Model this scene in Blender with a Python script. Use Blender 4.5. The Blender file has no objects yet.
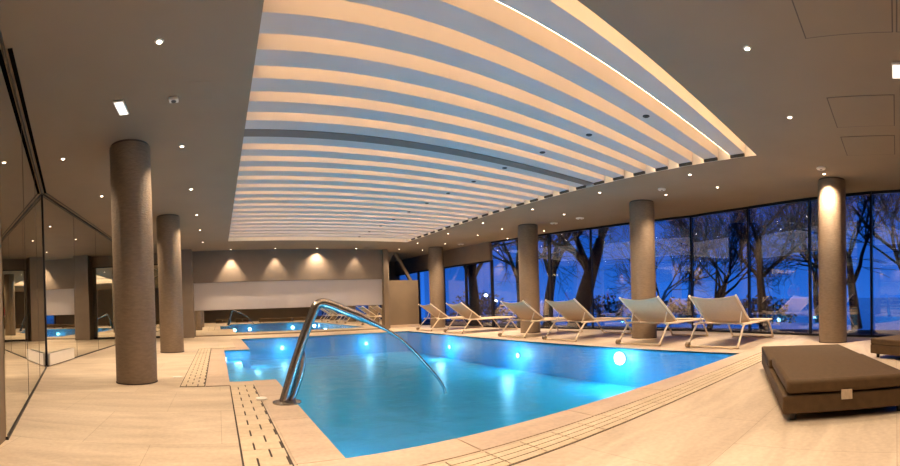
import bpy, bmesh, math, random
from mathutils import Vector, Matrix, Euler
PI = math.pi
S = 0.8                       # plan unit -> metres
EYE = 1.1                     # eye height (plan units)
CZ = 3.85                     # ceiling height
sc = bpy.context.scene
col = sc.collection

# ------------------------------------------------------------------ camera (stitched panorama: cylindrical)
F, HY = 432.05, 309.7
cd = bpy.data.cameras.new('camera'); cam = bpy.data.objects.new('camera', cd); col.objects.link(cam)
cd.type = 'PANO'; cd.panorama_type = 'CENTRAL_CYLINDRICAL'
cd.central_cylindrical_range_u_min = -450 / F; cd.central_cylindrical_range_u_max = 450 / F
cd.central_cylindrical_range_v_min = (HY - 466) / F; cd.central_cylindrical_range_v_max = HY / F
cd.central_cylindrical_radius = 1.0
cd.clip_start = 0.02; cd.clip_end = 600
right = Vector((0.85831, -0.51225, -0.03022)); fwd = Vector((0.51211, 0.85883, -0.01254)); up = Vector((0.03238, -0.00471, 0.99946))
m = Matrix((right, up, -fwd)).transposed().to_4x4(); m.translation = Vector((0, 0, EYE * S)); cam.matrix_world = m
sc.camera = cam

# ------------------------------------------------------------------ sky at dusk, exposure
w = bpy.data.worlds.new('dusk_sky'); sc.world = w; w.use_nodes = True
nt = w.node_tree; nt.nodes.clear()
o = nt.nodes.new('ShaderNodeOutputWorld'); b = nt.nodes.new('ShaderNodeBackground'); nt.links.new(b.outputs[0], o.inputs[0])
g = nt.nodes.new('ShaderNodeTexCoord'); sx = nt.nodes.new('ShaderNodeSeparateXYZ'); nt.links.new(g.outputs['Generated'], sx.inputs[0])
r = nt.nodes.new('ShaderNodeValToRGB'); nt.links.new(sx.outputs[2], r.inputs[0]); nt.links.new(r.outputs[0], b.inputs[0])
e = r.color_ramp.elements; e[0].position = 0.0; e[0].color = (0.020, 0.120, 0.48, 1); e[1].position = 0.6; e[1].color = (0.005, 0.025, 0.16, 1)
x = e.new(0.10); x.color = (0.012, 0.088, 0.40, 1); x = e.new(0.28); x.color = (0.007, 0.048, 0.26, 1)
b.inputs[1].default_value = 0.95
sc.view_settings.view_transform = 'Standard'; sc.view_settings.look = 'None'; sc.view_settings.gamma = 1; sc.view_settings.use_curve_mapping = False
sc.view_settings.exposure = 1.1
cy = sc.cycles
cy.max_bounces = 9; cy.diffuse_bounces = 4; cy.glossy_bounces = 6; cy.transmission_bounces = 6; cy.transparent_max_bounces = 12
cy.sample_clamp_indirect = 4.0; cy.caustics_reflective = False; cy.caustics_refractive = False; cy.use_light_tree = True
cy.use_denoising = True
WARM = (1.0, 0.75, 0.50); SPOT_W = 165.0; LED_E = 8.6; POOL_W = 19.5

# ------------------------------------------------------------------ materials
def mat(name, color, rough=0.6, metal=0.0, noise=0.0, nscale=8, bump=0.0, bscale=40, emit=None, estr=0, spec=0.5, stretch=(1, 1, 1), color2=None):
    m = bpy.data.materials.new(name); m.use_nodes = True; n = m.node_tree; bs = n.nodes['Principled BSDF']
    bs.inputs['Base Color'].default_value = (*color, 1); bs.inputs['Roughness'].default_value = rough; bs.inputs['Metallic'].default_value = metal
    bs.inputs['Specular IOR Level'].default_value = spec
    tc = n.nodes.new('ShaderNodeTexCoord'); mp = n.nodes.new('ShaderNodeMapping'); mp.inputs['Scale'].default_value = stretch; n.links.new(tc.outputs['Object'], mp.inputs[0])
    if noise or color2:
        t = n.nodes.new('ShaderNodeTexNoise'); t.inputs['Scale'].default_value = nscale; t.inputs['Detail'].default_value = 5; n.links.new(mp.outputs[0], t.inputs[0])
        rp = n.nodes.new('ShaderNodeValToRGB'); n.links.new(t.outputs[0], rp.inputs[0])
        c1 = tuple(max(0, c * (1 - noise)) for c in color); c2 = color2 or tuple(min(1, c * (1 + noise)) for c in color)
        rp.color_ramp.elements[0].position = 0.3; rp.color_ramp.elements[0].color = (*c1, 1)
        rp.color_ramp.elements[1].position = 0.7; rp.color_ramp.elements[1].color = (*c2, 1); n.links.new(rp.outputs[0], bs.inputs['Base Color'])
    if bump:
        t2 = n.nodes.new('ShaderNodeTexNoise'); t2.inputs['Scale'].default_value = bscale; t2.inputs['Detail'].default_value = 3; n.links.new(mp.outputs[0], t2.inputs[0])
        bp = n.nodes.new('ShaderNodeBump'); bp.inputs['Strength'].default_value = bump; bp.inputs['Distance'].default_value = 0.01; n.links.new(t2.outputs[0], bp.inputs['Height']); n.links.new(bp.outputs[0], bs.inputs['Normal'])
    if emit:
        bs.inputs['Emission Color'].default_value = (*emit, 1); bs.inputs['Emission Strength'].default_value = estr
    return m

def stone_mat(name, base, light, bw, bh, joint=True, rot=0.0):
    m = bpy.data.materials.new(name); m.use_nodes = True; n = m.node_tree; bs = n.nodes['Principled BSDF']; L = n.links.new
    tc = n.nodes.new('ShaderNodeTexCoord'); mp = n.nodes.new('ShaderNodeMapping'); mp.inputs['Rotation'].default_value = (0, 0, rot); L(tc.outputs['Object'], mp.inputs[0])
    mp2 = n.nodes.new('ShaderNodeMapping'); mp2.inputs['Scale'].default_value = (0.55, 2.2, 1); L(mp.outputs[0], mp2.inputs[0])
    t = n.nodes.new('ShaderNodeTexNoise'); t.inputs['Scale'].default_value = 1.6; t.inputs['Detail'].default_value = 8; t.inputs['Distortion'].default_value = 1.2; L(mp2.outputs[0], t.inputs[0])
    rp = n.nodes.new('ShaderNodeValToRGB'); L(t.outputs[0], rp.inputs[0]); e = rp.color_ramp.elements
    e[0].position = 0.32; e[0].color = (*base, 1); e[1].position = 0.68; e[1].color = (*light, 1)
    t2 = n.nodes.new('ShaderNodeTexNoise'); t2.inputs['Scale'].default_value = 30; t2.inputs['Detail'].default_value = 4; L(mp.outputs[0], t2.inputs[0])
    mx = n.nodes.new('ShaderNodeMixRGB'); mx.blend_type = 'OVERLAY'; mx.inputs[0].default_value = 0.22; L(rp.outputs[0], mx.inputs[1]); L(t2.outputs[0], mx.inputs[2])
    out = mx
    if joint:
        br = n.nodes.new('ShaderNodeTexBrick'); L(mp.outputs[0], br.inputs[0]); br.inputs['Scale'].default_value = 1.0
        br.inputs['Brick Width'].default_value = bw; br.inputs['Row Height'].default_value = bh; br.inputs['Mortar Size'].default_value = 0.0022; br.inputs['Mortar Smooth'].default_value = 0.3
        br.inputs['Color1'].default_value = (1, 1, 1, 1); br.inputs['Color2'].default_value = (0.90, 0.89, 0.87, 1); br.inputs['Mortar'].default_value = (0.62, 0.58, 0.52, 1)
        m2 = n.nodes.new('ShaderNodeMixRGB'); m2.blend_type = 'MULTIPLY'; m2.inputs[0].default_value = 1; L(mx.outputs[0], m2.inputs[1]); L(br.outputs[0], m2.inputs[2]); out = m2
    L(out.outputs[0], bs.inputs['Base Color']); bs.inputs['Roughness'].default_value = 0.42; bs.inputs['Specular IOR Level'].default_value = 0.4
    bp = n.nodes.new('ShaderNodeBump'); bp.inputs['Strength'].default_value = 0.08; bp.inputs['Distance'].default_value = 0.01; L(t2.outputs[0], bp.inputs['Height']); L(bp.outputs[0], bs.inputs['Normal'])
    return m

def glass_mat(name, tint, ior, rough=0.0, gcol=(1, 1, 1), gain=1.0, bump=0.0, bscale=3):
    m = bpy.data.materials.new(name); m.use_nodes = True; n = m.node_tree; n.nodes.clear(); L = n.links.new
    out = n.nodes.new('ShaderNodeOutputMaterial'); mix = n.nodes.new('ShaderNodeMixShader'); tr = n.nodes.new('ShaderNodeBsdfTransparent'); gl = n.nodes.new('ShaderNodeBsdfGlossy'); fr = n.nodes.new('ShaderNodeFresnel')
    geo = n.nodes.new('ShaderNodeNewGeometry'); im = n.nodes.new('ShaderNodeMapRange'); im.inputs['To Min'].default_value = ior; im.inputs['To Max'].default_value = 1 / ior
    L(geo.outputs['Backfacing'], im.inputs['Value']); L(im.outputs[0], fr.inputs['IOR'])      # same reflectance on either side of a thin sheet
    tr.inputs[0].default_value = (*tint, 1); gl.inputs['Color'].default_value = (*gcol, 1); gl.inputs['Roughness'].default_value = rough
    mu = n.nodes.new('ShaderNodeMath'); mu.operation = 'MULTIPLY'; mu.use_clamp = True; mu.inputs[1].default_value = gain; L(fr.outputs[0], mu.inputs[0]); L(mu.outputs[0], mix.inputs[0])
    L(tr.outputs[0], mix.inputs[1]); L(gl.outputs[0], mix.inputs[2]); L(mix.outputs[0], out.inputs[0])
    if bump:
        tc = n.nodes.new('ShaderNodeTexCoord'); t = n.nodes.new('ShaderNodeTexNoise'); t.inputs['Scale'].default_value = bscale; t.inputs['Detail'].default_value = 3; L(tc.outputs['Object'], t.inputs[0])
        bp = n.nodes.new('ShaderNodeBump'); bp.inputs['Strength'].default_value = bump; bp.inputs['Distance'].default_value = 0.02; L(t.outputs[0], bp.inputs['Height']); L(bp.outputs[0], gl.inputs['Normal']); L(bp.outputs[0], fr.inputs['Normal'])
    return m

M = {}
M['floor'] = stone_mat('travertine_floor', (0.49, 0.395, 0.305), (0.655, 0.545, 0.43), 0.96, 0.96)
M['coping'] = stone_mat('coping_stone', (0.50, 0.385, 0.30), (0.60, 0.475, 0.375), 1, 1, joint=False)
M['grate'] = stone_mat('grate_stone', (0.52, 0.42, 0.30), (0.66, 0.545, 0.41), 1, 1, joint=False)
M['gap'] = mat('drain_shadow_gap', (0.05, 0.035, 0.03), 0.8, noise=0.3)
M['ceiling'] = mat('taupe_ceiling_paint', (0.265, 0.20, 0.138), 0.75, noise=0.04, nscale=1.5)
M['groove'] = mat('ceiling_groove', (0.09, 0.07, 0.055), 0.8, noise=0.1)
M['slat'] = mat('white_slat_paint', (0.60, 0.545, 0.53), 0.6, noise=0.03, nscale=3)
M['recess'] = mat('cream_recess_paint', (0.75, 0.69, 0.60), 0.7, noise=0.02)
M['beam'] = mat('grey_beam_paint', (0.20, 0.155, 0.135), 0.7, noise=0.05)
M['column'] = mat('brown_brushed_plaster', (0.20, 0.145, 0.10), 0.62, noise=0.14, nscale=14, bump=0.7, bscale=26, stretch=(1, 1, 3.5))
M['wall'] = mat('taupe_wall_plaster', (0.20, 0.155, 0.12), 0.75, noise=0.06, nscale=3, bump=0.1)
M['lowwall'] = mat('beige_low_wall', (0.20, 0.145, 0.095), 0.7, noise=0.05, nscale=2)
M['white'] = mat('off_white_panel', (0.46, 0.43, 0.44), 0.5, noise=0.02, nscale=2)
M['plastic'] = mat('white_plastic', (0.75, 0.72, 0.68), 0.4, noise=0.02)
M['dark'] = mat('black_anodised_metal', (0.012, 0.012, 0.016), 0.35, metal=0.3, noise=0.1)
M['steel'] = mat('brushed_stainless', (0.36, 0.32, 0.29), 0.26, metal=1.0, noise=0.05, nscale=30)
M['tile'] = None
M['leather'] = mat('brown_leatherette', (0.088, 0.052, 0.024), 0.7, spec=0.25, noise=0.12, nscale=20, bump=0.25, bscale=120)
M['label'] = mat('beige_fabric_tag', (0.50, 0.40, 0.30), 0.8, noise=0.1, nscale=60)
M['frame'] = mat('cream_powder_coat', (0.72, 0.60, 0.45), 0.4, noise=0.02)
M['rubber'] = mat('taupe_rubber', (0.30, 0.22, 0.15), 0.7, noise=0.1)
M['bark'] = mat('dark_bark', (0.016, 0.013, 0.012), 0.9, noise=0.4, nscale=12, bump=0.6, bscale=18, stretch=(1, 1, 0.3))
M['soil'] = mat('dusk_lawn', (0.04, 0.05, 0.04), 0.95, noise=0.5, nscale=3)
M['lake'] = mat('still_lake_water', (0.02, 0.05, 0.10), 0.12, noise=0.1, nscale=.2, bump=.2, bscale=2)
M['led'] = mat('warm_led_diffuser', (0.9, 0.8, 0.6), 0.5, emit=(1.0, 0.66, 0.34), estr=LED_E)
M['lens'] = mat('downlight_lens', (0.9, 0.8, 0.7), 0.3, emit=(1.0, 0.80, 0.58), estr=9)
M['exit'] = mat('lit_sign_panel', (0.9, 0.9, 0.85), 0.4, emit=(1.0, 0.90, 0.80), estr=0.7)
M['poollens'] = mat('pool_lamp_lens', (0.8, 0.9, 1), 0.3, emit=(0.65, 0.88, 1.0), estr=1.6)
M['poolglare'] = mat('bright_pool_lamp_lens', (0.8, 0.9, 1), 0.3, emit=(0.75, 0.92, 1.0), estr=10)
M['lampglow'] = mat('street_lamp_glow', (1, 0.9, 0.7), 0.4, emit=(1.0, 0.85, 0.62), estr=14)
M['glass'] = glass_mat('window_glass', (0.80, 0.86, 0.92), 1.55, 0.0, (0.95, 0.95, 1), 2.5)
M['water'] = glass_mat('pool_water', (0.42, 0.84, 0.97), 1.33, 0.14, (1, 1, 1), 0.75, bump=0.6, bscale=4)
def mirror_mat():
    m = bpy.data.materials.new('mirror_glass'); m.use_nodes = True; n = m.node_tree; bs = n.nodes['Principled BSDF']
    bs.inputs['Base Color'].default_value = (0.80, 0.79, 0.72, 1); bs.inputs['Metallic'].default_value = 1; bs.inputs['Roughness'].default_value = 0.0
    return m
M['mirror'] = mirror_mat()
def pool_tile():
    m = bpy.data.materials.new('blue_pool_mosaic'); m.use_nodes = True; n = m.node_tree; bs = n.nodes['Principled BSDF']; L = n.links.new
    tc = n.nodes.new('ShaderNodeTexCoord'); br = n.nodes.new('ShaderNodeTexBrick'); L(tc.outputs['Object'], br.inputs[0]); br.offset = 0
    br.inputs['Scale'].default_value = 1; br.inputs['Brick Width'].default_value = 0.05; br.inputs['Row Height'].default_value = 0.05; br.inputs['Mortar Size'].default_value = 0.002
    br.inputs['Color1'].default_value = (0.04, 0.42, 0.74, 1); br.inputs['Color2'].default_value = (0.06, 0.47, 0.78, 1); br.inputs['Mortar'].default_value = (0.08, 0.42, 0.68, 1)
    L(br.outputs[0], bs.inputs['Base Color']); bs.inputs['Roughness'].default_value = 0.4
    return m
M['tile'] = pool_tile()
M['sling'] = mat('beige_mesh_sling', (0.50, 0.355, 0.23), 0.8, noise=0.04, nscale=25)

# ------------------------------------------------------------------ mesh helpers (all inputs in plan units)
class MB:
    def __init__(s): s.v = []; s.f = []
    def quad(s, a, b, c, d):
        i = len(s.v); s.v += [a, b, c, d]; s.f.append((i, i + 1, i + 2, i + 3)); return s
    def box(s, x0, x1, y0, y1, z0, z1):
        i = len(s.v); s.v += [(x, y, z) for z in (z0, z1) for x, y in ((x0, y0), (x1, y0), (x1, y1), (x0, y1))]
        s.f += [tuple(i + k for k in q) for q in ((3, 2, 1, 0), (4, 5, 6, 7), (0, 1, 5, 4), (1, 2, 6, 5), (2, 3, 7, 6), (3, 0, 4, 7))]; return s
    def prism(s, poly, z0, z1):
        n = len(poly); i = len(s.v); s.v += [(x, y, z0) for x, y in poly] + [(x, y, z1) for x, y in poly]
        s.f.append(tuple(i + k for k in reversed(range(n)))); s.f.append(tuple(i + n + k for k in range(n)))
        for k in range(n): s.f.append((i + k, i + (k + 1) % n, i + n + (k + 1) % n, i + n + k))
        return s
    def wall(s, p, q, th, z0, z1):
        p, q = Vector(p), Vector(q); d = (q - p).normalized(); n = Vector((-d.y, d.x)) * th
        return s.prism([tuple(p), tuple(q), tuple(q + n), tuple(p + n)], z0, z1)
    def extr_y(s, poly, y0, y1):           # polygon in xz
        n = len(poly); i = len(s.v); s.v += [(x, y0, z) for x, z in poly] + [(x, y1, z) for x, z in poly]
        s.f.append(tuple(i + k for k in range(n))); s.f.append(tuple(i + n + k for k in reversed(range(n))))
        for k in range(n): s.f.append((i + (k + 1) % n, i + k, i + n + k, i + n + (k + 1) % n))
        return s
    def tube(s, pts, r, seg=10, close=False):
        pts = [Vector(p) for p in pts]; rr = r if isinstance(r, (list, tuple)) else [r] * len(pts); n = len(pts); base = len(s.v); ref = None
        for k, p in enumerate(pts):
            t = (pts[min(k + 1, n - 1)] - pts[max(k - 1, 0)]).normalized()
            if ref is None: ref = Vector((0, 0, 1)) if abs(t.z) < 0.9 else Vector((1, 0, 0))
            u = (ref - t * ref.dot(t)).normalized(); ref = u; vv = t.cross(u)
            for a in range(seg):
                an = 2 * PI * a / seg; s.v.append(tuple(p + (u * math.cos(an) + vv * math.sin(an)) * rr[k]))
        for k in range(n - 1):
            for a in range(seg):
                b = (a + 1) % seg; s.f.append((base + k * seg + a, base + k * seg + b, base + (k + 1) * seg + b, base + (k + 1) * seg + a))
        s.f.append(tuple(base + a for a in reversed(range(seg)))); s.f.append(tuple(base + (n - 1) * seg + a for a in range(seg))); return s
    def lathe(s, prof, c=(0, 0), seg=32):
        base = len(s.v); n = len(prof)
        for r, z in prof:
            for a in range(seg): s.v.append((c[0] + r * math.cos(2 * PI * a / seg), c[1] + r * math.sin(2 * PI * a / seg), z))
        for k in range(n - 1):
            for a in range(seg):
                b = (a + 1) % seg; s.f.append((base + k * seg + a, base + k * seg + b, base + (k + 1) * seg + b, base + (k + 1) * seg + a))
        s.f.append(tuple(base + a for a in reversed(range(seg)))); s.f.append(tuple(base + (n - 1) * seg + a for a in range(seg))); return s
    def build(s, name, material, parent=None, loc=None, rz=0, smooth=False, bevel=0, weld=False):
        me = bpy.data.meshes.new(name); me.from_pydata([(x * S, y * S, z * S) for x, y, z in s.v], [], s.f); me.materials.append(material)
        bm = bmesh.new(); bm.from_mesh(me)
        if weld: bmesh.ops.remove_doubles(bm, verts=bm.verts, dist=1e-4)
        bmesh.ops.recalc_face_normals(bm, faces=bm.faces); bm.to_mesh(me); bm.free()
        ob = bpy.data.objects.new(name, me); col.objects.link(ob)
        if parent: ob.parent = parent
        if loc: ob.location = Vector(loc) * S
        ob.rotation_euler = (0, 0, rz)
        if smooth:
            for p in me.polygons: p.use_smooth = True
            me.set_sharp_from_angle(angle=math.radians(40))
        if bevel:
            b = ob.modifiers.new('bevel', 'BEVEL'); b.width = bevel * S; b.segments = 3; b.limit_method = 'ANGLE'
            for p in me.polygons: p.use_smooth = True
            me.set_sharp_from_angle(angle=math.radians(60))
        return ob
def tag(o, label=None, cat=None, group=None, kind=None):
    for k, v in (('label', label), ('category', cat), ('group', group), ('kind', kind)):
        if v: o[k] = v
    return o
def empty(name, loc, rz=0):
    o = bpy.data.objects.new(name, None); col.objects.link(o); o.location = Vector(loc) * S; o.rotation_euler = (0, 0, rz); o.empty_display_size = 0.1; return o
def copy_tree(o, parent=None):
    c = o.copy(); col.objects.link(c); c.parent = parent
    for ch in list(o.children): copy_tree(ch, c)
    return c
def struct(mb, name, m, parent=None, **k):
    o = mb.build(name, m, parent, **k)
    if parent is None: o['kind'] = 'structure'
    return o
def lamp(kind, name, loc, power, color, parent=None, size=0.03, angle=100, blend=0.8, rot=(0, 0, 0)):
    l = bpy.data.lights.new(name, kind); l.energy = power * S * S; l.color = color; l.shadow_soft_size = size * S
    if kind == 'SPOT': l.spot_size = math.radians(angle); l.spot_blend = blend
    o = bpy.data.objects.new(name, l); col.objects.link(o); o.location = Vector(loc) * S; o.rotation_euler = rot
    if parent: o.parent = parent
    return o
ORD = ['first', 'second', 'third', 'fourth', 'fifth', 'sixth', 'seventh', 'eighth', 'ninth', 'tenth', 'eleventh', 'twelfth', 'thirteenth', 'fourteenth', 'fifteenth', 'sixteenth', 'seventeenth', 'eighteenth', 'nineteenth', 'twentieth', 'twenty-first', 'twenty-second', 'twenty-third', 'twenty-fourth', 'twenty-fifth']

# ------------------------------------------------------------------ facade curve
FAC = [(-5.7, 9.9), (-3.6, 10.5), (-1.5, 11.0), (0.65, 11.45), (2.4, 11.9), (4.4, 12.45), (6.55, 12.85), (8.4, 12.7), (10.6, 12.5), (12.5, 12.15), (14.0, 11.85), (15.6, 11.55), (17.5, 11.4), (19.4, 11.25), (21.8, 11.0), (24.6, 10.9)]
def facx(y):
    for (y0, x0), (y1, x1) in zip(FAC, FAC[1:]):
        if y0 <= y <= y1: return x0 + (x1 - x0) * (y - y0) / (y1 - y0)
    return FAC[-1][1]
BACK_Y = -5.7; END_Y = 24.6
# pool outline, with the step bay on its left side
PX0, PX1, PY0, PY1 = 0.88, 7.9, 3.0, 16.9; AX0, AY0, AY1 = 0.15, 6.75, 12.2
POOL = [(PX0, PY0), (PX1, PY0), (PX1, PY1), (PX0, PY1), (PX0, AY1), (AX0, AY1), (AX0, AY0), (PX0, AY0)]
CW = 0.36   # coping width
def in_pool(x, y): return (PX0 < x < PX1 and PY0 < y < PY1) or (AX0 < x < PX0 + .01 and AY0 < y < AY1)

# floor (tiles up to the facade), with the pool left open
mb = MB()
ys = sorted(set([BACK_Y, END_Y, PY0, PY1, AY0, AY1] + [y for y, x in FAC]))
for y0, y1 in zip(ys, ys[1:]):
    if y0 >= END_Y: break
    xs = [-4.2, AX0, PX0, PX1]
    for x0, x1 in zip(xs, xs[1:]):
        if not in_pool((x0 + x1) / 2, (y0 + y1) / 2): mb.quad((x0, y0, 0), (x1, y0, 0), (x1, y1, 0), (x0, y1, 0))
    mb.quad((PX1, y0, 0), (facx(y0) + .12, y0, 0), (facx(y1) + .12, y1, 0), (PX1, y1, 0))
struct(mb, 'floor', M['floor'])
# pool basin
DEPTH = -0.85; WZ = -0.035
mb = MB(); n = len(POOL)
for i in range(n):
    a, b_ = POOL[i], POOL[(i + 1) % n]; mb.quad((*a, DEPTH), (*b_, DEPTH), (*b_, -0.001), (*a, -0.001))
i = len(mb.v); mb.v += [(x, y, DEPTH) for x, y in POOL]; mb.f.append(tuple(range(i, i + n)))
basin = struct(mb, 'pool_basin', M['tile'])
for k in range(2):     # entry steps in the bay
    struct(MB().box(AX0 + .002, AX0 + .45 + k * .34, AY0 + .02, AY1 - .02, -0.84, -0.28 - k * .25), 'pool_step', M['tile'], basin)
mb = MB(); mb.v = [(x, y, WZ) for x, y in POOL]; mb.f = [tuple(range(n))]
tag(mb.build('pool_water', M['water']), 'clear blue lit water filling the swimming pool', 'water', kind='stuff')
# coping slabs
mb = MB(); gp = 0.006
def slabs(x0, x1, y0, y1, along, L):
    a0, a1 = (x0, x1) if along == 'x' else (y0, y1); k = max(1, round((a1 - a0) / L)); st = (a1 - a0) / k
    for i in range(k):
        p, q = a0 + i * st + gp, a0 + (i + 1) * st - gp
        if along == 'x': mb.box(p, q, y0, y1, -0.03, 0.008)
        else: mb.box(x0, x1, p, q, -0.03, 0.008)
slabs(PX0 - CW, PX1 + CW, PY0 - CW, PY0, 'x', 1.2)
slabs(PX0 - CW, PX0, PY0, AY0, 'y', 1.2); slabs(AX0 - CW, AX0, AY0 - CW, AY1, 'y', 1.2); slabs(AX0 - CW, PX0, AY1, AY1 + CW, 'x', 1.2)
slabs(PX0 - CW, PX0, AY1 + CW, PY1, 'y', 1.2); slabs(PX1, PX1 + CW, PY0, PY1, 'y', 1.2); slabs(PX0 - CW, PX1 + CW, PY1, PY1 + CW, 'x', 1.2)
struct(mb, 'pool_coping', M['coping'])
# slotted overflow drains
def drain(name, x0, x1, y0, y1, along, L, rows, slots, label):
    t = empty(name, ((x0 + x1) / 2, (y0 + y1) / 2, 0)); cx, cyy = (x0 + x1) / 2, (y0 + y1) / 2
    tag(t, label, 'drain')
    MB().box(x0 - cx, x1 - cx, y0 - cyy, y1 - cyy, 0.001, 0.004).build('channel', M['gap'], t)
    mb = MB(); g = 0.007; lo, hi = (x0, x1) if along == 'x' else (y0, y1); wl, wh = (y0, y1) if along == 'x' else (x0, x1)
    k = max(1, round((hi - lo) / L)); st = (hi - lo) / k; mg = .015 if slots else .006; rw = (wh - wl - 2 * mg) / rows
    for i in range(k):
        for j in range(rows):
            a0, a1 = lo + i * st + .003, lo + (i + 1) * st - .003; b0, b1 = wl + mg + j * rw, wl + mg + (j + 1) * rw
            def bx(p0, p1, q0, q1):
                if along == 'x': mb.box(p0 - cx, p1 - cx, q0 - cyy, q1 - cyy, 0.003, 0.011)
                else: mb.box(q0 - cx, q1 - cx, p0 - cyy, p1 - cyy, 0.003, 0.011)
            if slots:       # short staggered slits between the strips
                mid = (a0 + a1) / 2; half = j % 2 == 0
                bx(a0, mid, b0, b1 - (g * 2.4 if half else 0)); bx(mid, a1, b0, b1 - (0 if half else g * 2.4))
            else: bx(a0 + .003, a1 - .003, b0, b1 - g * 1.7)
    mb.build('grate', M['grate'], t)
drain('overflow_drain', 0.12, PX1 + .3, 2.27, 2.60, 'x', 0.34, 4, False, 'long stone overflow drain of four strips along the near pool edge')
drain('overflow_drain', 0.14, 0.50, 2.62, 6.38, 'y', 0.36, 3, True, 'slotted stone drain beside the base of the steel handrail')
drain('overflow_drain', -0.60, -0.22, 6.39, 12.9, 'y', 0.36, 4, True, 'slotted stone drain beside the step bay, near the round columns')
drain('overflow_drain', -0.60, 0.50, 12.92, 13.25, 'x', 0.35, 4, True, 'short slotted drain crossing the deck beyond the step bay')
# joint line between the two left drains
struct(MB().box(-0.21, 0.13, 6.38, 6.40, 0.001, 0.004), 'trim_1', M['gap'])

# ------------------------------------------------------------------ ceiling with long recess
RX0, RX1, RY0, RY1 = 0.5, 8.05, 2.65, 16.95; RT = 4.42; SY0 = 2.886
mb = MB(); ys = sorted(set([BACK_Y, END_Y, RY0, RY1] + [y for y, x in FAC]))
for y0, y1 in zip(ys, ys[1:]):
    mid = (y0 + y1) / 2
    if RY0 < mid < RY1:
        mb.quad((-4.2, y0, CZ), (RX0, y0, CZ), (RX0, y1, CZ), (-4.2, y1, CZ)); mb.quad((RX1, y0, CZ), (facx(y0) + .15, y0, CZ), (facx(y1) + .15, y1, CZ), (RX1, y1, CZ))
    else: mb.quad((-4.2, y0, CZ), (facx(y0) + .15, y0, CZ), (facx(y1) + .15, y1, CZ), (-4.2, y1, CZ))
ceiling = struct(mb, 'ceiling', M['ceiling'])
mb = MB()
mb.quad((RX0, RY0, CZ), (RX1, RY0, CZ), (RX1, RY0, RT), (RX0, RY0, RT)); mb.quad((RX0, RY1, CZ), (RX1, RY1, CZ), (RX1, RY1, RT), (RX0, RY1, RT))
mb.quad((RX0, RY0, CZ), (RX0, RY1, CZ), (RX0, RY1, RT), (RX0, RY0, RT)); mb.quad((RX1, RY0, CZ), (RX1, RY1, CZ), (RX1, RY1, RT), (RX1, RY0, RT)); mb.quad((RX0, RY0, RT), (RX1, RY0, RT), (RX1, RY1, RT), (RX0, RY1, RT))
struct(mb, 'ceiling_recess', M['recess'], ceiling)
# slats: each one hangs in the recess with a light strip along its far face
SZ = CZ + 0.06; SW = 0.312; PITCH = 0.577; SH = 0.30
nsl = 24
def make_slat():
    t = empty('ceiling_slat', (0, 0, 0))
    MB().box(RX0, RX1, 0, SW, 0, SH).build('board', M['slat'], t, bevel=0.004)
    MB().box(RX0 + .12, RX1 - .03, SW, SW + .03, .0246, .037).build('light_strip', M['led'], t)
    MB().box(RX1 - .05, RX1 - .002, .01, SW - .01, -.052, -.001).build('end_shade', M['groove'], t)  # dark box stands in for the shade on the side wall below the slat
    return t
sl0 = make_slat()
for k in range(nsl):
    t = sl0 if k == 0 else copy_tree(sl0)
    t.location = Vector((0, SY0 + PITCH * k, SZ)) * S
    if k == 6:     # no strip lights the gap that the grey beam fills
        for ch in list(t.children):
            if ch.name.startswith('light_strip'): bpy.data.objects.remove(ch)
    tag(t, f'white ceiling slat across the lit recess, {ORD[k]} from the near end', 'ceiling slat', 'white slats in the ceiling recess')
yb = SY0 + PITCH * 6 + SW
tag(MB().box(RX0, RX1, yb + .004, yb + PITCH - SW - .004, SZ - .01, SZ + SH).build('ceiling_beam', M['beam']), 'dark grey beam filling one gap between the white ceiling slats', 'beam')
tag(MB().box(RX0 + .02, RX1 - .03, RY0 + .002, RY0 + .03, SZ + .06, SZ + .075).build('light_strip', M['led']), 'warm light strip along the near side of the ceiling recess', 'light strip')
# small black fittings in every other slat
def black_spot(x, y):
    t = empty('slat_spotlight', (x, y, SZ)); MB().lathe([(.045, -.012), (.055, -.006), (.055, 0)], seg=20).build('ring', M['dark'], t); MB().lathe([(.028, -.016), (.028, -.012)], seg=16).build('lens', M['gap'], t); return t
bs0 = None
for j, k in enumerate(range(1, 24, 2)):
    y = SY0 + PITCH * k + SW / 2
    if bs0 is None: bs0 = t = black_spot(5.65, y)
    else: t = copy_tree(bs0); t.location = Vector((5.65, y, SZ)) * S
    tag(t, f'small black spotlight in a white ceiling slat, {ORD[j]} from the near end of the line', 'spotlight', 'black spotlights in the ceiling slats')
# access hatches
for x0, x1, y0, y1, lab in ((3.4, 4.6, 0.02, .95, 'large square ceiling access hatch, closest to the slatted recess'), (6.0, 7.08, 0.01, .95, 'square ceiling access hatch between the other two hatches'), (7.5, 8.5, 0.01, .95, 'square ceiling access hatch farthest toward the windows'), (3.4, 4.6, -1.0, -.01, 'square ceiling access hatch next to the lit emergency sign')):
    t = empty('access_hatch', (x0, y0, CZ)); tag(t, lab, 'hatch', 'ceiling access hatches'); W, H = x1 - x0, y1 - y0; q = .014
    MB().box(q, W - q, q, H - q, -.006, 0).build('panel', M['ceiling'], t)
    MB().box(0, W, 0, q, -.003, 0).box(0, W, H - q, H, -.003, 0).box(0, q, q, H - q, -.003, 0).box(W - q, W, q, H - q, -.003, 0).build('shadow_gap', M['groove'], t)

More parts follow.
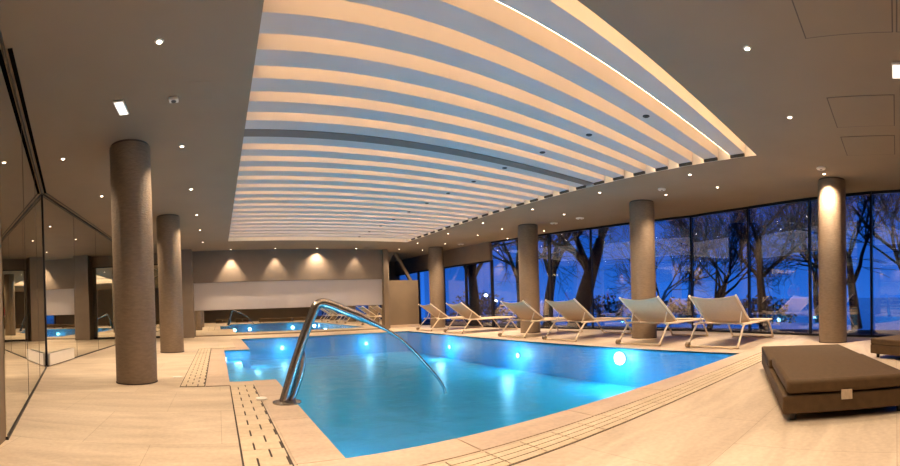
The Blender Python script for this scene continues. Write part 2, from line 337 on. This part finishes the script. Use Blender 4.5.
# ------------------------------------------------------------------ walls
struct(MB().box(-4.3, -4.2, BACK_Y, END_Y, 0, CZ), 'wall_left', M['wall'])
struct(MB().box(-4.3, facx(BACK_Y) + .2, BACK_Y - .15, BACK_Y, 0, CZ), 'wall_front', M['lowwall'])
BW = 19.4
struct(MB().box(-4.2, 7.85, BW, BW + .3, 2.42, CZ), 'wall_back', M['wall'])
struct(MB().box(-4.2, -1.05, BW, BW + .3, 0, 2.42), 'wall_back', M['wall'])
struct(MB().box(-1.05, 7.85, BW + .12, BW + .3, 1.18, 2.42), 'wall_back_band', M['white'])
struct(MB().box(-1.05, 7.85, BW + .12, BW + .3, 0, 1.18), 'wall_back_base', M['wall'])
struct(MB().box(7.85, 8.08, BW - .12, BW + .3, 0, CZ), 'wall_back_pier', M['lowwall'])
struct(MB().box(-1.75, -1.05, BW - .7, BW, 0, CZ), 'pillar_back', M['wall'])
t = empty('wall_mirror', (3.4, BW + .1, 0.05)); tag(t, 'long low mirror under the pale band of the far wall, reflecting the pool', 'mirror')
MB().box(-4.44, 4.44, -.02, .01, 0, 1.12).build('mirror_glass', M['mirror'], t)
MB().box(-4.44, 4.44, -.03, .01, -.05, -.002).build('bottom_rail', M['lowwall'], t)
t = empty('tall_mirror', (-2.73, BW - .02, 0)); tag(t, 'tall mirror on the far wall beyond the thick columns, left of the square pillar', 'mirror')
MB().box(-.95, .95, -.005, .01, .08, 3.3).build('mirror_glass', M['mirror'], t); MB().box(-.96, .96, -.02, .012, .0, .08).build('bottom_rail', M['dark'], t); MB().box(-.96, .96, -.02, .012, 3.3, 3.34).build('top_rail', M['dark'], t)
# low wall at the far right with a sloping dark panel above it
LW = 20.3
struct(MB().box(8.08, 10.2, LW, LW + .25, .12, 2.42), 'wall_low', M['lowwall'])
struct(MB().box(8.06, 10.22, LW - .02, LW + .27, 0, .12), 'baseboard_low', M['coping'])
struct(MB().extr_y([(8.08, 2.42), (8.9, 3.85), (8.08, 3.85)], LW + .05, LW + .2), 'wall_panel', M['wall'])
tag(MB().extr_y([(9.72, 2.425), (9.88, 2.425), (9.05, 3.845), (8.89, 3.845)], LW + .02, LW + .18).build('diagonal_strut', M['lowwall']), 'pale diagonal strut rising from the low wall to the ceiling', 'strut')
struct(MB().box(8.6, facx(END_Y) + .2, END_Y, END_Y + .2, 0, CZ), 'wall_end', M['wall'])
struct(MB().box(8.08, 8.3, BW + .3, END_Y, 0, CZ), 'wall_passage', M['wall'])
t = empty('wall_switch', (8.17, LW - .005, 2.02)); tag(t, 'small white switch plate high on the low brown wall', 'switch'); MB().box(-.04, .04, -.02, 0, -.06, .06).build('plate', M['plastic'], t, bevel=.004); MB().box(-.018, .018, -.027, -.02, -.03, .03).build('rocker', M['plastic'], t)

# mirror wall on the left, folded at one corner
P1, P2, P3 = (-1.86, 3.45), (-3.70, 8.78), (-3.74, 19.4)
def mirror(p, q, name_label, n):
    d = Vector(q) - Vector(p); L = d.length; a = math.atan2(d.y, d.x); t = empty('mirror_wall', (p[0], p[1], 0), a); tag(t, name_label, 'mirror')
    MB().box(0, L, 0, .03, .03, CZ - .05).build('mirror_glass', M['mirror'], t)
    MB().box(0, L, -.012, .04, 0, .03).build('bottom_channel', M['dark'], t); MB().box(0, L, -.012, .04, CZ - .05, CZ).build('top_channel', M['dark'], t)
    for k in range(1, n):
        MB().box(L * k / n - .004, L * k / n + .004, -.003, .001, .03, CZ - .05).build('seam', M['groove'], t)
    return t
mirror(P1, P2, 'slanting floor-to-ceiling mirror panels nearest the camera side', 3)
mirror((P2[0], P2[1] + .01), P3, 'straight floor-to-ceiling mirror wall running behind the round columns', 5)
tag(MB().box(-.012, .012, -.012, .012, .03, CZ - .05).build('corner_trim', M['dark'], loc=(P2[0] + .015, P2[1] - .01, 0)), 'thin dark upright trim at the fold of the mirror wall', 'trim')
struct(MB().wall((P1[0] - .012, P1[1] - .01), (-1.80, 3.05), -.12, 0, CZ), 'wall_jamb', M['lowwall'])
struct(MB().wall((-1.80, 3.05), (-4.2, 2.9), .12, 0, CZ), 'wall_return', M['lowwall'])
# black slot line in the ceiling alongside the mirror
d = (Vector(P2) - Vector(P1)).normalized(); nn = Vector((d.y, -d.x)); a = Vector(P1) + nn * .085; b_ = Vector(P2) + nn * .10 + d * .02
tag(MB().wall(tuple(a + d * .45), tuple(b_), .05, CZ - .012, CZ).build('ceiling_slot', mat('matt_black_slot', (0.006, 0.005, 0.005), 1.0, noise=.1, spec=0.0)), 'thin black slot in the ceiling along the slanting mirror', 'air slot')
a = Vector(P2) + Vector((.10, .05)); b_ = Vector(P3) + Vector((.10, -.8))
tag(MB().wall(tuple(b_), tuple(a), -.03, CZ - .010, CZ).build('ceiling_slot', M['groove']), 'thin dark slot in the ceiling along the straight mirror wall', 'air slot')
t = empty('vent_plate', (P2[0] + .03, P2[1] + .03, 0.03)); tag(t, 'low pale grey vent plate at the foot of the mirror, by its corner', 'vent'); MB().box(0, .04, 0, 1.65, 0, .26).build('plate', M['plastic'], t, bevel=.004); MB().box(.04, .046, .0, 1.65, .255, .262).build('lip', M['plastic'], t)

# ------------------------------------------------------------------ windows (curved glazed front)
HEAD = 3.80
for i, ((y0, x0), (y1, x1)) in enumerate(zip(FAC, FAC[1:])):
    d = Vector((x1 - x0, y1 - y0)); L = d.length; an = math.atan2(d.y, d.x)
    top = 2.98 if y0 > 15 else (HEAD if y0 > -10 else HEAD)
    t = empty(f'window_{i+1}', (x0, y0, 0), an); t['kind'] = 'structure'
    th = 0.055 if y0 < 12 else 0.11
    MB().box(.0, L, -.03, .03, 0.0, .06).box(0, L, -.03, .03, top - .03, top + .045).build('window_frame', M['dark'], t)
    MB().box(-th / 2, th / 2, -.05, .05, 0, top + .04).build('mullion', M['dark'], t)
    MB().box(th / 2, L - th / 2, -.008, -.001, .06, top - .03).build('pane', M['glass'], t)
    if top < 3: MB().box(0, L, -.06, .1, top + .045, CZ).build('header', M['wall'], t)
# ------------------------------------------------------------------ columns
def column(x, y, label, r=.335):
    t = empty('round_column', (x, y, 0)); tag(t, label, 'column', 'round columns of the pool hall')
    MB().lathe([(r, 0.0), (r, CZ - .035)], seg=48).build('shaft', M['column'], t, smooth=True)
    MB().lathe([(r - .02, CZ - .035), (r - .02, CZ)], seg=48).build('shadow_collar', M['groove'], t, smooth=True)
    MB().lathe([(r + .006, 0.0), (r + .006, .02)], seg=48).build('base_ring', M['gap'], t, smooth=True)
column(-1.345, 6.93, 'thick brown round column nearest the mirror corner'); column(-1.32, 12.2, 'brown round column behind the nearest left column')
column(10.25, 1.52, 'golden-lit round column behind the brown leather daybeds'); column(10.28, 6.80, 'round column behind the pair of loungers at the near pool end', .355)
column(10.3, 11.68, 'round column between the middle loungers and the windows', .36); column(10.15, 18.2, 'round column at the far right beside the low wall', .36)

# ------------------------------------------------------------------ ceiling fittings
def make_down():
    t = empty('recessed_downlight', (0, 0, CZ))
    MB().lathe([(.030, -.010), (.042, -.008), (.047, 0)], seg=24).build('trim_ring', M['plastic'], t, smooth=True)
    MB().lathe([(.026, -.013), (.026, -.0105)], seg=20).build('lens', M['lens'], t)
    lamp('SPOT', 'lamp', (0, 0, -.03), SPOT_W, WARM, t, .04, 118, .9)
    return t
rows = [  # (x, [ys], description of row)
 (-0.5, [-1.5, 1.6, 4.31, 7.09, 9.59, 12.15, 14.4, 16.9], 'of the row left of the slatted recess'),
 (-2.55, [4.4, 7.04, 9.58, 12.15, 14.6], 'of the row between mirror wall and thick columns'),
 (8.62, [4.4, 6.97, 9.54, 12.08, 14.42, 17.07, 19.08], 'of the row along the right edge of the slatted recess'),
 (9.93, [4.31, 5.79, 9.5, 12.7, 14.3, 16.9, 19.15], 'of the row beside the window-side columns'),
 (11.6, [12.2, 14.48, 17.1, 19.5], 'of the row nearest the tall windows'),
]
dl0 = None
def down(x, y, label, grp='recessed downlights', power=1.0, cone=None):
    global dl0
    if dl0 is None: dl0 = t = make_down()
    else: t = copy_tree(dl0)
    t.location = Vector((x, y, CZ)) * S; tag(t, label, 'ceiling light', grp)
    if power != 1.0:
        for ch in t.children:
            if ch.type == 'LIGHT': ch.data = ch.data.copy(); ch.data.energy *= power
            if ch.type == 'LIGHT' and cone: ch.data.spot_size = math.radians(cone); ch.data.spot_blend = .65
    return t
for x, yy, desc in rows:
    vis = [y for y in yy if y > 3.0 or x > 3]
    for y in yy:
        k = f'{ORD[vis.index(y)]} away' if y in vis else ('just behind the camera' if y < 0 else 'almost overhead')
        down(x, y, f'downlight {desc}, {k}')
for j, x in enumerate((4.58, 6.51, 9.66)): down(x, 1.6, ['downlight in the near ceiling strip, beyond the corner of the slatted recess', 'downlight in the near ceiling strip, between hatch and round column', 'downlight just in front of the golden-lit round column'][j], power=(1, 1, 2.6)[j])
for x, l in ((0.7, 'above the near pool corner'), (2.6, 'above the middle of the near pool edge')): down(x, 1.6, 'downlight high overhead, ' + l)
for x, l in ((1.5, 'above the daybeds behind the camera'), (5.0, 'right of the daybeds behind the camera'), (8.6, 'behind the camera by the windows')): down(x, -2.4, 'downlight ' + l)
for j, x in enumerate((0.67, 2.66, 4.58, 6.45)): down(x, 19.14, f'wall-washing downlight above the far wall, {ORD[j]} from its left end', 'wall washers above the far wall', (1.5, .75, 1.0, .42)[j], 70)
for x, l in (): down(x, 19.1, f'{l} wall-washing downlight beside the far end of the mirror wall', 'wall washers above the far wall', .6, 66)
def disc(x, y, label, r=.10):
    t = empty('smoke_detector', (x, y, CZ)); tag(t, label, 'smoke detector', 'ceiling detectors')
    MB().lathe([(r * .55, -.035), (r * .9, -.028), (r, -.01), (r, 0)], seg=28).build('housing', M['plastic'], t, smooth=True); MB().lathe([(r * .2, -.042), (r * .3, -.035)], seg=16).build('sensor', M['groove'], t)
disc(9.22, 1.59, 'white ceiling disc in front of the golden-lit round column'); disc(9.37, 5.58, 'white ceiling disc before the near round column by the loungers'); disc(10.79, 9.6, 'white ceiling disc close to the windows, above the middle loungers', .14)
disc(10.75, 10.79, 'white ceiling disc just before the middle round column', .14); disc(10.7, 16.8, 'white ceiling disc before the far round column', .14)
# lit signs and small sensor
t = empty('emergency_light', (-1.175, 5.55, CZ)); tag(t, 'small lit rectangular emergency light near the thick left column', 'emergency light')
MB().box(-.07, .07, -.19, .19, -.03, 0).build('housing', M['plastic'], t, bevel=.004); MB().box(-.055, .055, -.175, .175, -.034, -.03).build('diffuser', M['exit'], t)
t = empty('emergency_light', (5.34, -.12, CZ)); tag(t, 'lit rectangular emergency light at the right picture edge by a ceiling hatch', 'emergency light')
MB().box(-.17, .17, -.16, .16, -.03, 0).build('housing', M['plastic'], t, bevel=.004); MB().box(-.15, .15, -.15, .15, -.034, -.03).build('diffuser', M['exit'], t)
t = empty('motion_sensor', (-.475, 5.49, CZ)); tag(t, 'small white ceiling motion sensor right of the small emergency light', 'sensor')
MB().box(-.06, .06, -.05, .05, -.04, 0).build('housing', M['plastic'], t, bevel=.01); MB().lathe([(.01, -.055), (.03, -.05), (.035, -.04)], seg=16).build('lens', M['groove'], t, smooth=True)
tag(MB().box(-.14, .14, -.22, .22, -.004, 0).build('access_hatch', M['ceiling'], loc=(-.12, 5.35, CZ), bevel=.002), 'small flush ceiling hatch beside the white motion sensor', 'hatch')

# ------------------------------------------------------------------ underwater lamps
def pool_lamp(loc, rz, label, p=1.0):
    t = empty('pool_lamp', loc, rz); tag(t, label, 'pool light', 'round lamps in the pool walls')      # faces local +x
    mb = MB(); mb.tube([(0.0, 0, 0), (.035, 0, 0)], .09 if p != 1.6 else .17, 24); mb.build('bezel', M['steel'], t); mb = MB(); mb.tube([(.03, 0, 0), (.045, 0, 0)], .07 if p != 1.6 else .15, 24); mb.build('lens', M['poollens'] if p != 1.6 else M['poolglare'], t)
    lamp('POINT', 'lamp', (.42, 0, 0), POOL_W * p, (.55, .82, 1.0), t, .12)
ZL = -.42
for y, l in ((5.9, 'round pool lamp in the window-side wall, nearest the near end'), (9.5, 'round pool lamp in the window-side wall, at its middle'), (13.3, 'round pool lamp in the window-side wall, nearest the far end')): pool_lamp((PX1, y, -.24 if y < 6 else ZL), PI, l, 1.6 if y < 6 else 1)
for x, l in ((2.5, 'round pool lamp in the far wall, on the handrail side'), (6, 'round pool lamp in the far wall, on the lounger side')): pool_lamp((x, PY1, ZL), -PI / 2, l, .6)
for x, l in ((2.6, 'handrail'), (6.2, 'daybed')): pool_lamp((x, PY0, ZL), PI / 2, f'round pool lamp below the near pool edge, on the {l} side')
pool_lamp((PX0, 4.6, ZL), 0, 'round pool lamp below the steel handrail', .8)
pool_lamp((AX0, 11.9, -.22), -.4, 'round pool lamp shining over the entry steps', .45)
pool_lamp((PX0, 14.8, ZL), 0, 'round pool lamp beyond the step bay', .6)

# ------------------------------------------------------------------ handrail
def smooth_path(pts, n=8):
    out = []; P = [Vector(pts[0])] + [Vector(p) for p in pts] + [Vector(pts[-1])]
    for i in range(1, len(P) - 2):
        for k in range(n):
            t = k / n; a, b, c, d = P[i - 1], P[i], P[i + 1], P[i + 2]
            out.append(0.5 * ((2 * b) + (c - a) * t + (2 * a - 5 * b + 4 * c - d) * t * t + (3 * b - a - 3 * c + d) * t ** 3))
    out.append(P[-1]); return out
t = empty('pool_handrail', (0.74, 5.0, 0.008)); tag(t, 'bent stainless steel handrail standing on the deck and dipping into the pool', 'handrail')
pts = [(-.01, 0, 0), (.12, 0, .38), (.255, 0, .75), (.385, 0, 1.05), (.425, 0, 1.125), (.485, 0, 1.155), (.58, 0, 1.14), (.77, 0, 1.06), (1.01, 0, .955), (1.49, 0, .68), (1.92, 0, .24), (2.09, 0, .02), (2.13, 0, -.10)]
sp = smooth_path(pts, 6); MB().tube(sp, [.056 if p.x < .95 else max(.02, .056 - (p.x - .95) * .10) for p in sp], 14).build('rail', M['steel'], t, smooth=True)
pts = [(.08, .03, 0), (.15, .03, .16), (.215, .03, .34), (.235, .03, .52), (.205, .03, .66)]
MB().tube(smooth_path(pts, 6), .045, 12).build('brace', M['steel'], t, smooth=True)
MB().lathe([(.17, 0), (.17, .012), (.10, .03), (.09, .03)], (.035, 0.01), 28).build('flange', M['steel'], t, smooth=True)
t = empty('floor_cap', (0.50, 5.25, .012)); tag(t, 'small round white cap on the drain beside the handrail foot', 'cap'); MB().lathe([(.07, 0), (.07, .02), (.05, .028)], seg=20).build('cap', M['plastic'], t, smooth=True)
tag(MB().lathe([(.085, 0), (.085, .006), (.06, .008)], seg=24).build('floor_cap', M['plastic'], loc=(-.72, 7.4, 0), smooth=True), 'small pale disc set in the floor between thick column and drain', 'cap')

# ------------------------------------------------------------------ sun loungers
def make_lounger():
    t = empty('sun_lounger', (0, 0, 0)); Wd = 1.16; h = Wd / 2; r = .024
    # rails
    for s in (-1, 1):
        MB().tube([(.28, s * h, .50), (2.55, s * h, .50)], r, 10).build('side_rail', M['frame'], t, smooth=True)
    # sled legs: down, across the floor, up
    for (xt, xb) in ((.42, .02), (2.22, 2.62)):
        p = smooth_path([(xt + (.0), -h, .49), ((xt * .75 + xb * .25), -h, .40), (xb, -h, .06), (xb, -h + .06, .026), (xb, 0, .026), (xb, h - .06, .026), (xb, h, .06), ((xt * .75 + xb * .25), h, .40), (xt, h, .49)], 6)
        MB().tube(p, r, 10).build('leg_frame', M['frame'], t, smooth=True)
    # seat sling and cross bars
    mb = MB(); N = 10
    for i in range(N):
        a0, a1 = -h + Wd * i / N, -h + Wd * (i + 1) / N; z0, z1 = .50 - .025 * math.sin(PI * i / N), .50 - .025 * math.sin(PI * (i + 1) / N)
        mb.quad((.95, a0, z0), (2.52, a0, z0), (2.52, a1, z1), (.95, a1, z1))
    s_ = mb.build('seat', M['sling'], t, weld=True, smooth=True); so = s_.modifiers.new('th', 'SOLIDIFY'); so.thickness = .008
    MB().tube([(2.54, -h, .50), (2.54, h, .50)], r, 10).build('end_bar', M['frame'], t, smooth=True); MB().tube([(.92, -h, .485), (.92, h, .485)], r * .9, 10).build('cross_bar', M['frame'], t, smooth=True)
    # backrest
    x0, z0, x1, z1 = .90, .53, .02, 1.14
    for s in (-1, 1): MB().tube([(x0, s * (h - .03), z0), (x1, s * (h - .03), z1)], r, 10).build('backrest_rail', M['frame'], t, smooth=True)
    mb = MB()
    for j in range(8):
        for i in range(N):
            def P(u, v):
                y = (-h + .03) + (Wd - .06) * u; sag = .05 * math.sin(PI * u); top = .035 * math.sin(PI * u) * (v ** 6); x = x0 + (x1 - x0) * v + sag * .55; z = z0 + (z1 - z0) * v - sag * .6 - top; return (x, y, z)
            mb.quad(P(i / N, j / 8), P((i + 1) / N, j / 8), P((i + 1) / N, (j + 1) / 8), P(i / N, (j + 1) / 8))
    bk = mb.build('backrest', M['sling'], t, smooth=True, weld=True); so = bk.modifiers.new('th', 'SOLIDIFY'); so.thickness = .008
    for s in (-1, 1): MB().tube([(.40, s * (h - .09), .50), (.52, s * (h - .09), .77)], r * .6, 8).build('support_strut', M['frame'], t, smooth=True)
    for s in (1,): MB().tube([(-.02, s * h - .03, .06), (-.02, s * h + .05, .06)], .06, 18).build('wheel', M['rubber'], t, smooth=True)
    MB().tube([(.02, -h, .0), (.02, -h, .05)], .032, 12).build('foot_cap', M['rubber'], t, smooth=True)
    return t
L0 = make_lounger()
labs = ['beige sling sun lounger nearest the brown daybeds', 'beige sun lounger in front of the near round window-side column', 'beige sun lounger just before the pair at the near end, between two columns', 'beige sun lounger in front of the middle round column', 'second beige sun lounger from the far low wall', 'beige sun lounger farthest away, against the low brown wall']
for k, y in enumerate((3.86, 5.78, 8.4, 10.5, 14.0, 16.4)):
    t = L0 if k == 0 else copy_tree(L0); t.location = Vector((8.48, y, 0.009)) * S; tag(t, labs[k], 'sun lounger', 'sun loungers along the windows')

# ------------------------------------------------------------------ daybeds
def make_daybed(L=2.9, W=1.22):
    t = empty('daybed', (0, 0, 0))       # local: x along length, y = 0 .. -W
    MB().box(0, L, -W, 0, .075, .235).build('base_box', M['leather'], t, bevel=.012)
    MB().box(1.45, L, -W, 0, .2352, .345).build('rear_cushion', M['leather'], t, bevel=.022)
    c = MB().box(-.015, 1.50, -W + .03, -.035, .252, .375).build('front_cushion', M['leather'], t, bevel=.035)
    MB().box(-.025, -.012, -.62, -.52, .185, .272).build('fabric_tag', M['label'], t)['label'] = 'beige fabric tag'
    for x in (.10, L - .10):
        for y in (-.10, -W + .10): MB().lathe([(.028, 0), (.035, .075)], (x, y), 16).build('leg', M['dark'], t, smooth=True)
    return t
an = math.atan2(.366, .93)
D0 = make_daybed(); D0.location = Vector((3.60, .98, 0)) * S; D0.rotation_euler = (0, 0, an); tag(D0, 'brown leather daybed with raised front cushion and beige tag, closest to camera', 'daybed', 'brown leather daybeds')
t = copy_tree(D0); t.location = Vector((7.70 + 2.9 * .777 - 1.22 * .629, .47 - 2.9 * .629 - 1.22 * .777, 0)) * S; t.rotation_euler = (0, 0, math.radians(141)); tag(t, 'second brown leather daybed, cut off by the right picture edge', 'daybed', 'brown leather daybeds')
for x, l in ((1.0, 'left'), (2.9, 'right')): t = copy_tree(D0); t.location = Vector((x, -1.9, 0)) * S; t.rotation_euler = (0, 0, -PI / 2 + .05); tag(t, f'brown leather daybed seen small in the far mirror, {l} one of two', 'daybed', 'brown leather daybeds')

# ------------------------------------------------------------------ person seen in the mirror
def person(x, y, rz):
    k = 1 / S
    t = empty('person', (x, y, 0), rz); tag(t, 'person in red top and dark trousers standing, reflected at the mirror edge', 'person')
    V = [(0, 0, .95), (0, 0, 1.15), (0, 0, 1.38), (0, 0, 1.50), (0, .01, 1.60), (0, 0, 1.70), (.10, 0, .90), (.11, .01, .50), (.11, -.01, .08), (.11, .14, .03), (-.10, 0, .90), (-.11, .01, .50), (-.11, -.01, .08), (-.11, .14, .03), (.19, 0, 1.40), (.25, 0, 1.12), (.22, .14, .90), (-.19, 0, 1.40), (-.25, 0, 1.12), (-.22, .14, .90)]
    E_ = [(0, 1), (1, 2), (2, 3), (3, 4), (4, 5), (0, 6), (6, 7), (7, 8), (8, 9), (0, 10), (10, 11), (11, 12), (12, 13), (2, 14), (14, 15), (15, 16), (2, 17), (17, 18), (18, 19)]
    R = [.15, .13, .14, .055, .09, .075, .095, .06, .042, .035, .095, .06, .042, .035, .055, .04, .03, .055, .04, .03]
    me = bpy.data.meshes.new('body'); me.from_pydata(V, E_, []); o = bpy.data.objects.new('body', me); col.objects.link(o)
    sk = o.modifiers.new('skin', 'SKIN'); sk.use_smooth_shade = True; ss = o.modifiers.new('sub', 'SUBSURF'); ss.levels = ss.render_levels = 2
    for i, r in enumerate(R): me.skin_vertices[0].data[i].radius = (r, r * .8)
    me.skin_vertices[0].data[0].use_root = True
    dg = bpy.context.evaluated_depsgraph_get(); bm = bmesh.new(); bm.from_object(o, dg); me2 = bpy.data.meshes.new('body'); bm.to_mesh(me2); bm.free(); bpy.data.objects.remove(o)
    o = bpy.data.objects.new('body', me2); col.objects.link(o); o.parent = t
    for m_ in (mat('skin', (.55, .33, .24), .6, noise=.03), mat('red_top', (.35, .03, .03), .8, noise=.1), mat('dark_trousers', (.02, .022, .03), .8, noise=.1)): me2.materials.append(m_)
    for p in me2.polygons:
        z = p.center.z; p.use_smooth = True; p.material_index = 0 if (z > 1.47 or (z < .98 and abs(p.center.x) > .18)) else (1 if z > .93 else 2)
    h = MB().lathe([(.02, 1.78 * k), (.08 * k, 1.765 * k), (.10 * k, 1.70 * k), (.095 * k, 1.62 * k), (.06 * k, 1.56 * k)], (0, -.025 * k), 18); h.build('hair', mat('dark_hair', (.03, .02, .015), .7, noise=.2), t, smooth=True)
person(-3.36, 18.3, PI)

# ------------------------------------------------------------------ outside
struct(MB().prism([(9.6, -40), (17.5, -40), (17.0, 0), (17.6, 10), (17.2, 20), (18.5, 32), (20, 60), (10.6, 60)] + [(x + .15, y) for y, x in reversed(FAC)], -1.2, -.25), 'ground', M['soil'])
struct(MB().prism([(x + .12, y) for y, x in FAC] + [(x + .15, y) for y, x in reversed(FAC)], -.3, 0.0), 'trim_2', M['coping'])
struct(MB().quad((15, -300, -1.1), (500, -300, -1.1), (500, 500, -1.1), (15, 500, -1.1)), 'lake', M['lake'])
rnd = random.Random(7)
def make_tree(x, y, h, r, lean, seed, label, forks=2, name='bare_tree'):
    rd = random.Random(seed); t = empty(name, (x, y, -.25)); tag(t, label, 'tree', 'bare trees outside the windows')
    trunk = MB(); br = MB(); tw = MB(); cnt = [0]
    def grow(mb, p, d, L, r, lvl):
        n = 5; pts = [p.copy()]; rr = [r]; q = p.copy(); dd = d.copy()
        for i in range(n):
            dd = (dd + Vector((rd.uniform(-.22, .22), rd.uniform(-.22, .22), rd.uniform(-.08, .12))) * (0.4 if lvl == 0 else 1)).normalized(); q = q + dd * L / n; pts.append(q.copy()); rr.append(r * (1 - .5 * (i + 1) / n))
        (trunk if lvl == 0 else br if lvl < 3 else tw).tube(pts, [max(q_, .011) for q_ in rr], 10 if lvl == 0 else 6 if lvl < 3 else 3)
        if lvl >= 5 or r < .005: return
        kids = [forks + 3, 5, 5, 4, 3][lvl]
        for c in range(kids):
            i = n if c == 0 else rd.randint(2 if lvl else 3, n)
            if pts[i].x + x < facx(min(24, max(-5, pts[i].y + y))) + .9 + (1.2 if lvl < 2 else .5 if lvl < 3 else 0): continue
            az = rd.uniform(0, 2 * PI); sp = rd.uniform(.35, .9) if c else .25
            ax = dd.cross(Vector((math.cos(az), math.sin(az), .1))).normalized(); nd = (dd * math.cos(sp) + ax * math.sin(sp)); nd.z += .05; nd.normalize()
            grow(mb, pts[i], nd, L * rd.uniform(.55, .85) * (1.25 if lvl == 0 and L < 3.2 else 1), rr[i] * rd.uniform(.5, .72), lvl + 1)
    grow(trunk, Vector((0, 0, 0)), Vector((lean[0], lean[1], 1)).normalized(), h, r, 0)
    trunk.build('trunk', M['bark'], t, smooth=True); br.build('branches', M['bark'], t, smooth=True); tw.build('twigs', M['bark'], t)
trees = [ # x, y, trunk length, radius, lean
 (15.5, 4.9, 3.4, .20, (.0, .05), 'bare tree with upright trunk outside, behind the near end windows'),
 (19.5, 8.6, 2.4, .16, (.1, -.2), 'slender bare tree outside, behind the near lounger pair'),
 (15.0, 7.0, 1.8, .13, (.1, -.35), 'low spreading bare tree close outside the glass'),
 (17.0, 10.9, 1.9, .12, (.0, -.5), 'leaning bare tree outside between the middle loungers'),
 (15.6, 14.3, 4.6, .50, (.30, -.18), 'massive leaning dark trunk outside beside the middle column'),
 (15.9, 16.6, 4.2, .30, (-.1, -.05), 'dark forked trunk outside, left of the massive leaning one'),
 (14.7, 17.4, 4.0, .26, (.05, .05), 'dark upright trunk outside behind the middle column'),
 (13.6, 20.0, 4.4, .34, (-.02, .03), 'thick dark trunk outside beyond the far loungers'),
 (17.5, 1.6, 3.0, .24, (.0, .1), 'bare tree outside, hidden partly by the golden-lit column'),
 (22.0, 4.0, 2.6, .20, (.0, .1), 'far bare tree outside behind the near end windows'),
 (15.0, -.6, 2.6, .2, (.0, .1), 'bare tree outside at the right picture edge'),
 (25.0, 13.0, 3.0, .22, (.1, .0), 'distant bare tree outside behind the lounger row')]
for i, (x, y, h, r, ln, lab) in enumerate(trees): make_tree(x, y, h, r, ln, 11 + i * 3, lab)
def bush(x, y, sz, seed, label):
    rd = random.Random(seed); mb = MB()
    for k in range(420):
        a = rd.uniform(0, 2 * PI); e_ = math.asin(rd.uniform(0, 1)); R_ = sz * rd.uniform(.55, 1.0); c = Vector((R_ * math.cos(a) * math.cos(e_), R_ * 1.5 * math.sin(a) * math.cos(e_), .1 + 1.2 * R_ * math.sin(e_)))
        u = Vector((rd.uniform(-1, 1), rd.uniform(-1, 1), rd.uniform(-1, 1))).normalized() * .14; v = u.cross(Vector((rd.uniform(-1, 1), rd.uniform(-1, 1), 1))).normalized() * .08
        mb.quad(tuple(c - u), tuple(c - v), tuple(c + u), tuple(c + v))
    t = empty('garden_bush', (x, y, -.25)); tag(t, label, 'bush', 'dark bushes outside the windows'); mb.build('leaves', mat_leaf, t)
    st = MB()
    for k in range(7):
        a = rd.uniform(0, 2 * PI); st.tube([(0, 0, 0), (sz * .3 * math.cos(a), sz * .4 * math.sin(a), sz * .6), (sz * .6 * math.cos(a), sz * .8 * math.sin(a), sz * 1.0)], [.03, .02, .008], 5)
    st.build('stems', M['bark'], t)
mat_leaf = mat('dark_evergreen_leaf', (.02, .035, .02), .8, noise=.4, nscale=3)
for i, (x, y, s_, lab) in enumerate([(15.5, 21.5, 1.5, 'dark bush outside by the far windows, below the thick trunk'), (17, 25, 1.9, 'dark bush outside beyond the farthest window posts'), (21, 17, 1.4, 'low dark bush outside behind the middle lounger pair'), (19.0, 11.0, 1.1, 'low dark bush outside behind the middle window bays'), (20, 6.5, 1.2, 'low dark bush outside behind the near lounger pair')]): bush(x, y, s_, 50 + i, lab)
for (dx, dy, z, lab) in ((.5826, .8127, 2.24, 'glowing street lamp outside, the brighter of the two distant ones'), (.601, .7993, 1.36, 'glowing street lamp outside, the lower distant one')):
    D = 60; t = empty('street_lamp', (dx * D, dy * D, -.25)); tag(t, lab, 'street lamp', 'distant street lamps')
    MB().tube([(0, 0, 0), (0, 0, z + .1)], .06, 10).build('pole', M['dark'], t); MB().lathe([(.05, z), (.17, z + .1), (.22, z + .22), (.15, z + .36), (.05, z + .42)], seg=20).build('globe', M['lampglow'], t, smooth=True)
